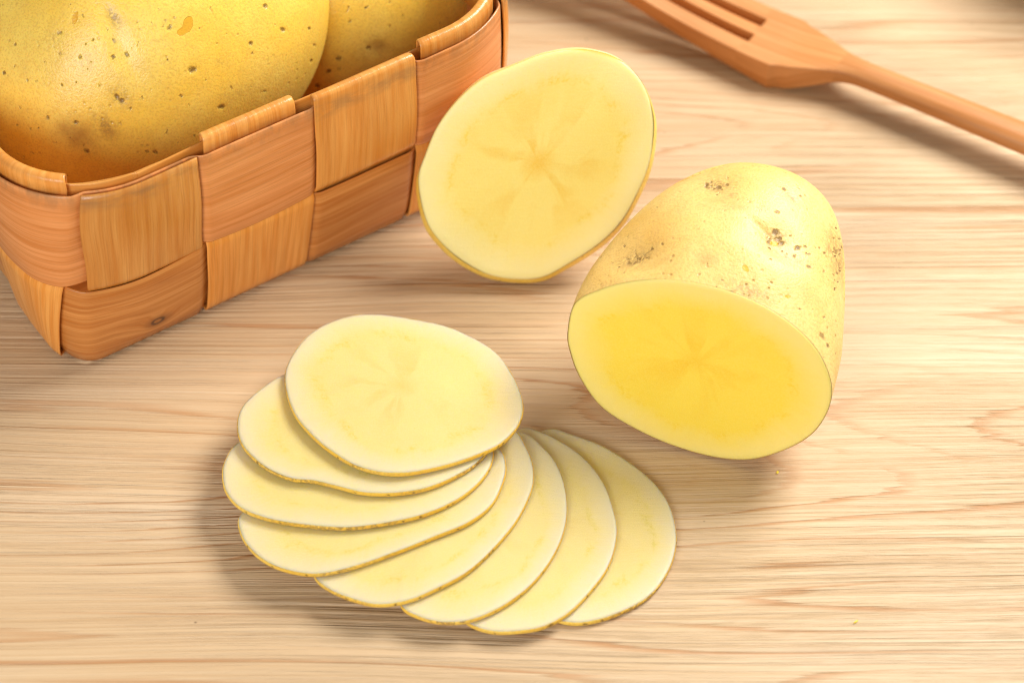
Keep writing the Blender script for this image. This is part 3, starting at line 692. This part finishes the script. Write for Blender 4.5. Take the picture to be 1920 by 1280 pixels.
for idx, (cont, lab) in enumerate(SL):
    Cpx = catmull(cont, 220)
    if idx < 7:
        cm = Cpx.mean(0); d = Cpx-cm; d /= np.linalg.norm(d, axis=1)[:, None]; Cpx[:, 1] -= 9*np.clip(d[:, 1], 0, 1)
    zt = np.full(len(Cpx), T+.1*idx)
    for it in range(5):
        XY = np.array([at(p[0], p[1], z)[:2] for p, z in zip(Cpx, zt)])
        mk = inside(XY*1.0)
        plane = rest(Hf, mk)
        Z = np.maximum(Hf, .45*plane+.55*mblur(Hf, mk, 14))
        for _ in range(10): Z = np.maximum(Hf, mblur(Z, mk, 8))
        Z = mblur(Z, mk, 4); lift = max(0, (Hf-Z)[mk].max()); Z = Z+lift*.6
        Z = np.maximum(Z, Hf)
        Zf = np.where(mk, Z, mblur(Z, mk, 6))
        znew = samp(Zf, XY[:, 0], XY[:, 1])+T
        zt = .5*zt+.5*znew if it < 4 else zt
    c = XY.mean(0)
    root = empty('potato_slice', (c[0], c[1], float(Hf[mk].min()) if idx == 0 else 0), lab, 'potato slice', 'thin potato slices fanned out on the table')
    ln = Lumps(70+idx, 1.1)
    Cn = XY-c; ang = np.arctan2(Cn[:, 1], Cn[:, 0]); R = np.r_[0.01, np.linspace(.06, .94, 20), .972, .988, .997]
    def zat(p): return samp(Zf, p[:, 0], p[:, 1])
    V, UV = [], []
    for lay in (0, 1):
        for rr in (R if lay == 0 else R[::-1]):
            p = c+Cn*rr; edge = .0 if rr < .98 else (.008 if rr < .99 else .022)
            z = zat(p)+(T-edge+.006*ln(np.c_[p, np.zeros(len(p))]) if lay == 0 else .012+edge)
            V += list(np.c_[p, z]); UV += [(rr*math.cos(a), rr*math.sin(a)) for a in ang]
    m = len(Cn); nr = 2*len(R)
    recalc(mesh('flesh', V, grid_faces(nr, m, True)+[tuple(range(m)), tuple(range((nr-1)*m, nr*m))], M['flesh_slice'], root, uv=UV))
    # peel band round the edge, slightly proud, uneven thickness
    V = []; rs = [(.994, T-.06), (.998, T-.020), (1.003, T-.045), (1.006, T*.5), (1.002, .04), (.995, .010), (.988, .05)]
    rag = .008*Lumps(90+idx, 4)(np.c_[XY, np.zeros(m)])
    for rr, zz in rs:
        p = c+Cn*rr; z = zat(p)+zz-(rag+.002)*(zz > T*.6)
        V += list(np.c_[p, z])
    P = np.array(V); A = {k_: np.zeros(len(P)) for k_ in ('spot', 'bruise', 'peel', 'scab')}
    rg = np.random.default_rng(200+idx)
    for _ in range(16):
        i = rg.integers(m); q = P[i+3*m]; d = np.linalg.norm(P-q, axis=1); A['spot'] = np.maximum(A['spot'], np.clip(1.7-d/rg.uniform(.03, .06), 0, 1))
    A['scab'] = np.clip(Lumps(120+idx, 1.6)(P)*.9, 0, 1)
    nr = len(rs)
    F = grid_faces(nr, m, True)
    recalc(mesh('peel', V, F, M['peel_rim'], root, attrs=A))
    Hf = np.where(mk, np.maximum(Hf, Z+T+.012), Hf)
print('pile height', Hf.max())

# ------------------------------------------------------------------ wooden fork
def fork():
    ang = math.radians(-32.3); ax = np.array([math.cos(ang), math.sin(ang)]); aw = np.array([-ax[1], ax[0]])   # ax: towards the handle, aw: away from the viewer
    o = at(1437, 166, 0)[:2]
    HW = 1.27
    cen = o+aw*HW
    # stations along the axis (s<0 are tines)
    def halfw(s):
        if -.6 < s < 4.6: return sum(halfw0(s+d) for d in np.linspace(-.45, .45, 7))/7 if s > .5 else (halfw0(s) if s < 0 else halfw0(s)*(1-s/.5)+sum(halfw0(.5+d) for d in np.linspace(-.45, .45, 7))/7*(s/.5))
        return halfw0(s)
    def halfw0(s):
        if s < -6.5: return 1.02+.0*(s)
        if s < 0: return 1.27-.24*(-s/6.5)**1.2
        if s < 2.2:
            q = s/2.2; return 1.27*(1-q)**1.05+.46*(1-(1-q)**1.05) if q < 1 else .46
        if s < 3.0: return .46
        return .46+.08*sm((s-3)/6)
    def ztop(s):
        if s < 0: return 1.0+.019*s*s
        if s < 3: return 1.0+.30*sm(s/3)
        return 1.30+.012*(s-3)
    def zbot(s):
        if s < 0: return .0+.60*(1-math.exp(s/3.3))+.019*s*s
        if s < 2.6: return 0+.62*sm(s/2.6)
        return .62-.004*(s-2.6)
    slots = {1: -1.35, 3: -1.35}                       # column index -> where the slot ends
    cols = [-1.0, -.93, -.60, -.33, -.27, -.135, .0, .135, .27, .33, .60, .93, 1.0]
    cols = [-1.0, -.94, -.62, -.50, -.345, -.19, -.10, .10, .19, .345, .50, .94-.32+.0, .94, 1.0]
    # slots occupy the columns between -.50..-.19 and .19...50
    S = list(np.linspace(-9.5, -2.0, 40))+list(np.linspace(-1.9, 0, 20))[0:]+list(np.linspace(.08, 3, 34))+list(np.linspace(3.1, 16, 66))
    S = sorted(set(np.round(S, 4)))
    nC = len(cols); top = {}; bot = {}; V = []; UV = []
    for i, s in enumerate(S):
        hwd = halfw(s)
        # the shoulder on the viewer's side is a crisp corner, on the far side a little rounder
        shift = 0.0
        for j, cw in enumerate(cols):
            wv = cw*hwd+shift
            p = cen+ax*s+aw*wv
            zt_, zb_ = ztop(s), zbot(s)
            round_ = sm((s-.8)/2.4)
            crown = math.sqrt(max(0, 1-min(abs(cw), 1)**2.2))
            th = zt_-zb_
            zc = (zt_+zb_)/2
            zt2 = zt_*(1-round_)+(zc+th/2*(.25+.75*crown))*round_
            zb2 = zb_*(1-round_)+(zc-th/2*(.25+.75*crown))*round_
            top[i, j] = len(V); V.append((*p, zt2)); UV.append((s, wv))
            bot[i, j] = len(V); V.append((*p, zb2)); UV.append((s, wv+th))
    def solid(i, j):
        if i < 0 or j < 0 or i >= len(S)-1 or j >= nC-1: return False
        mid = (cols[j]+cols[j+1])/2; s = (S[i]+S[i+1])/2
        for c_ in (-.345, .345):
            if abs(mid-c_) < .155:
                x = abs(mid-c_)/.155
                if s < -1.0-.16*x*x*2.2: return False
        return True
    F = []; tagp = []
    def part(i, j):
        s = (S[i]+S[i+1])/2; mid = (cols[j]+cols[j+1])/2
        if s < -1.15: return 'tine%d' % (0 if mid < -.345 else (1 if mid < .345 else 2))
        return 'head' if s < 1.9 else 'handle'
    for i in range(len(S)-1):
        for j in range(nC-1):
            if not solid(i, j): continue
            t = part(i, j)
            F.append((top[i, j], top[i+1, j], top[i+1, j+1], top[i, j+1])); tagp.append(t)
            F.append((bot[i, j], bot[i, j+1], bot[i+1, j+1], bot[i+1, j])); tagp.append(t)
            for (di, dj, a, b_) in ((0, -1, (i, j), (i+1, j)), (0, 1, (i+1, j+1), (i, j+1)), (-1, 0, (i, j+1), (i, j)), (1, 0, (i+1, j), (i+1, j+1))):
                if not solid(i+di, j+dj):
                    F.append((top[a], bot[a], bot[b_], top[b_])); tagp.append(t)
    V = np.array(V)
    used = sorted({v for f in F for v in f}); re = {v: k for k, v in enumerate(used)}
    F = [tuple(re[v] for v in f) for f in F]; V = V[used]; UV = np.array(UV)[used]
    o_ = mesh('fork_temp', V, F, M['fork'], uv=UV)
    names = sorted(set(tagp)); pid = o_.data.attributes.new('pid', 'INT', 'FACE'); pid.data.foreach_set('value', [names.index(t) for t in tagp])
    recalc(o_)
    bv = o_.modifiers.new('b', 'BEVEL'); bv.width = .0009; bv.segments = 2; bv.limit_method = 'ANGLE'; bv.angle_limit = math.radians(50)
    ss = o_.modifiers.new('s', 'SUBSURF'); ss.levels = 1; ss.render_levels = 1
    dg = bpy.context.evaluated_depsgraph_get(); me = bpy.data.meshes.new_from_object(o_.evaluated_get(dg))
    nv = len(me.vertices); co = np.zeros(nv*3); me.vertices.foreach_get('co', co); co = co.reshape(-1, 3)/SC
    vn = np.array([tuple(v.normal) for v in me.vertices])
    ids = np.zeros(len(me.polygons), int); me.attributes['pid'].data.foreach_get('value', ids)
    uvl = me.uv_layers[0].data; vuv = np.zeros((nv, 2))
    for lp, u in zip(me.loops, uvl): vuv[lp.vertex_index] = u.uv
    root = empty('wooden_fork', (cen[0], cen[1], 0), 'reddish carved wooden fork with its handle running out to the right', 'fork')
    for k_, nm in enumerate(names):
        Fs = [tuple(p.vertices) for p, q in zip(me.polygons, ids) if q == k_]
        us = sorted({v for f in Fs for v in f}); re = {v: k for k, v in enumerate(us)}
        pn = 'tine' if nm.startswith('tine') else ('fork_head' if nm == 'head' else 'handle')
        po = mesh(pn, co[us], [tuple(re[v] for v in f) for f in Fs], M['fork'], root, uv=vuv[us])
        po.data.normals_split_custom_set_from_vertices([tuple(vn[v]) for v in us])
    bpy.data.objects.remove(o_); bpy.data.meshes.remove(me)
fork()

# ------------------------------------------------------------------ crumbs of potato
def chip(px, py, z, size, seed, label, mat):
    c = at(px, py, z); r = np.random.default_rng(seed); bm = bmesh.new()
    bmesh.ops.create_icosphere(bm, subdivisions=2, radius=1)
    V = np.array([v.co[:] for v in bm.verts]); F = [[v.index for v in f.verts] for f in bm.faces]; bm.free()
    V = V*(1+.25*Lumps(seed, 2.0)(V))[:, None]*np.array(size)
    a = r.random()*3; Rm = np.array([[math.cos(a), -math.sin(a), 0], [math.sin(a), math.cos(a), 0], [0, 0, 1]])
    V = V@Rm.T+c; V[:, 2] -= V[:, 2].min()-max(0, z-.1)
    o = mesh('potato_crumb', V, F, mat, uv=np.zeros((len(V), 2)))
    return tag(o, label, 'crumb', 'crumbs left from cutting')
chip(1458, 886, .0, (.05, .035, .03), 1, 'tiny yellow crumb on the table just below the lying half potato', M['flesh_shaded'])
chip(1605, 1165, .0, (.09, .025, .02), 2, 'tiny pale yellow sliver on the bare table at lower right', M['flesh_shaded'])

# ------------------------------------------------------------------ made-up bowl outside the far right corner, added to cast a soft shadow
def bowl():
    c = at(2150, -180, 0); prof = [(0, .25), (2.6, .25), (2.7, 0), (3.2, 0), (3.5, .3), (5.0, 1.3), (6.0, 2.8), (6.35, 4.3), (6.3, 4.45), (6.1, 4.3), (5.7, 2.9), (4.7, 1.6), (3.0, .8), (0, .6)]
    root = empty('shadow_bowl', (c[0], c[1], 0), 'made-up tan wooden bowl, unseen past the far right corner, added to cast a soft shadow', 'bowl')
    V, UV = [], []; m = 96
    for r_, z in prof:
        for i in range(m):
            a = 2*math.pi*i/m; V.append((c[0]+max(r_, .01)*math.cos(a), c[1]+max(r_, .01)*math.sin(a), z)); UV.append((r_*math.cos(a), r_*math.sin(a)))
    n_ = len(prof)
    recalc(mesh('shadow_bowl_body', V, grid_faces(n_, m, True)+[tuple(range(m)), tuple(range((n_-1)*m, n_*m))], M['bowl'], root, uv=UV))
bowl()
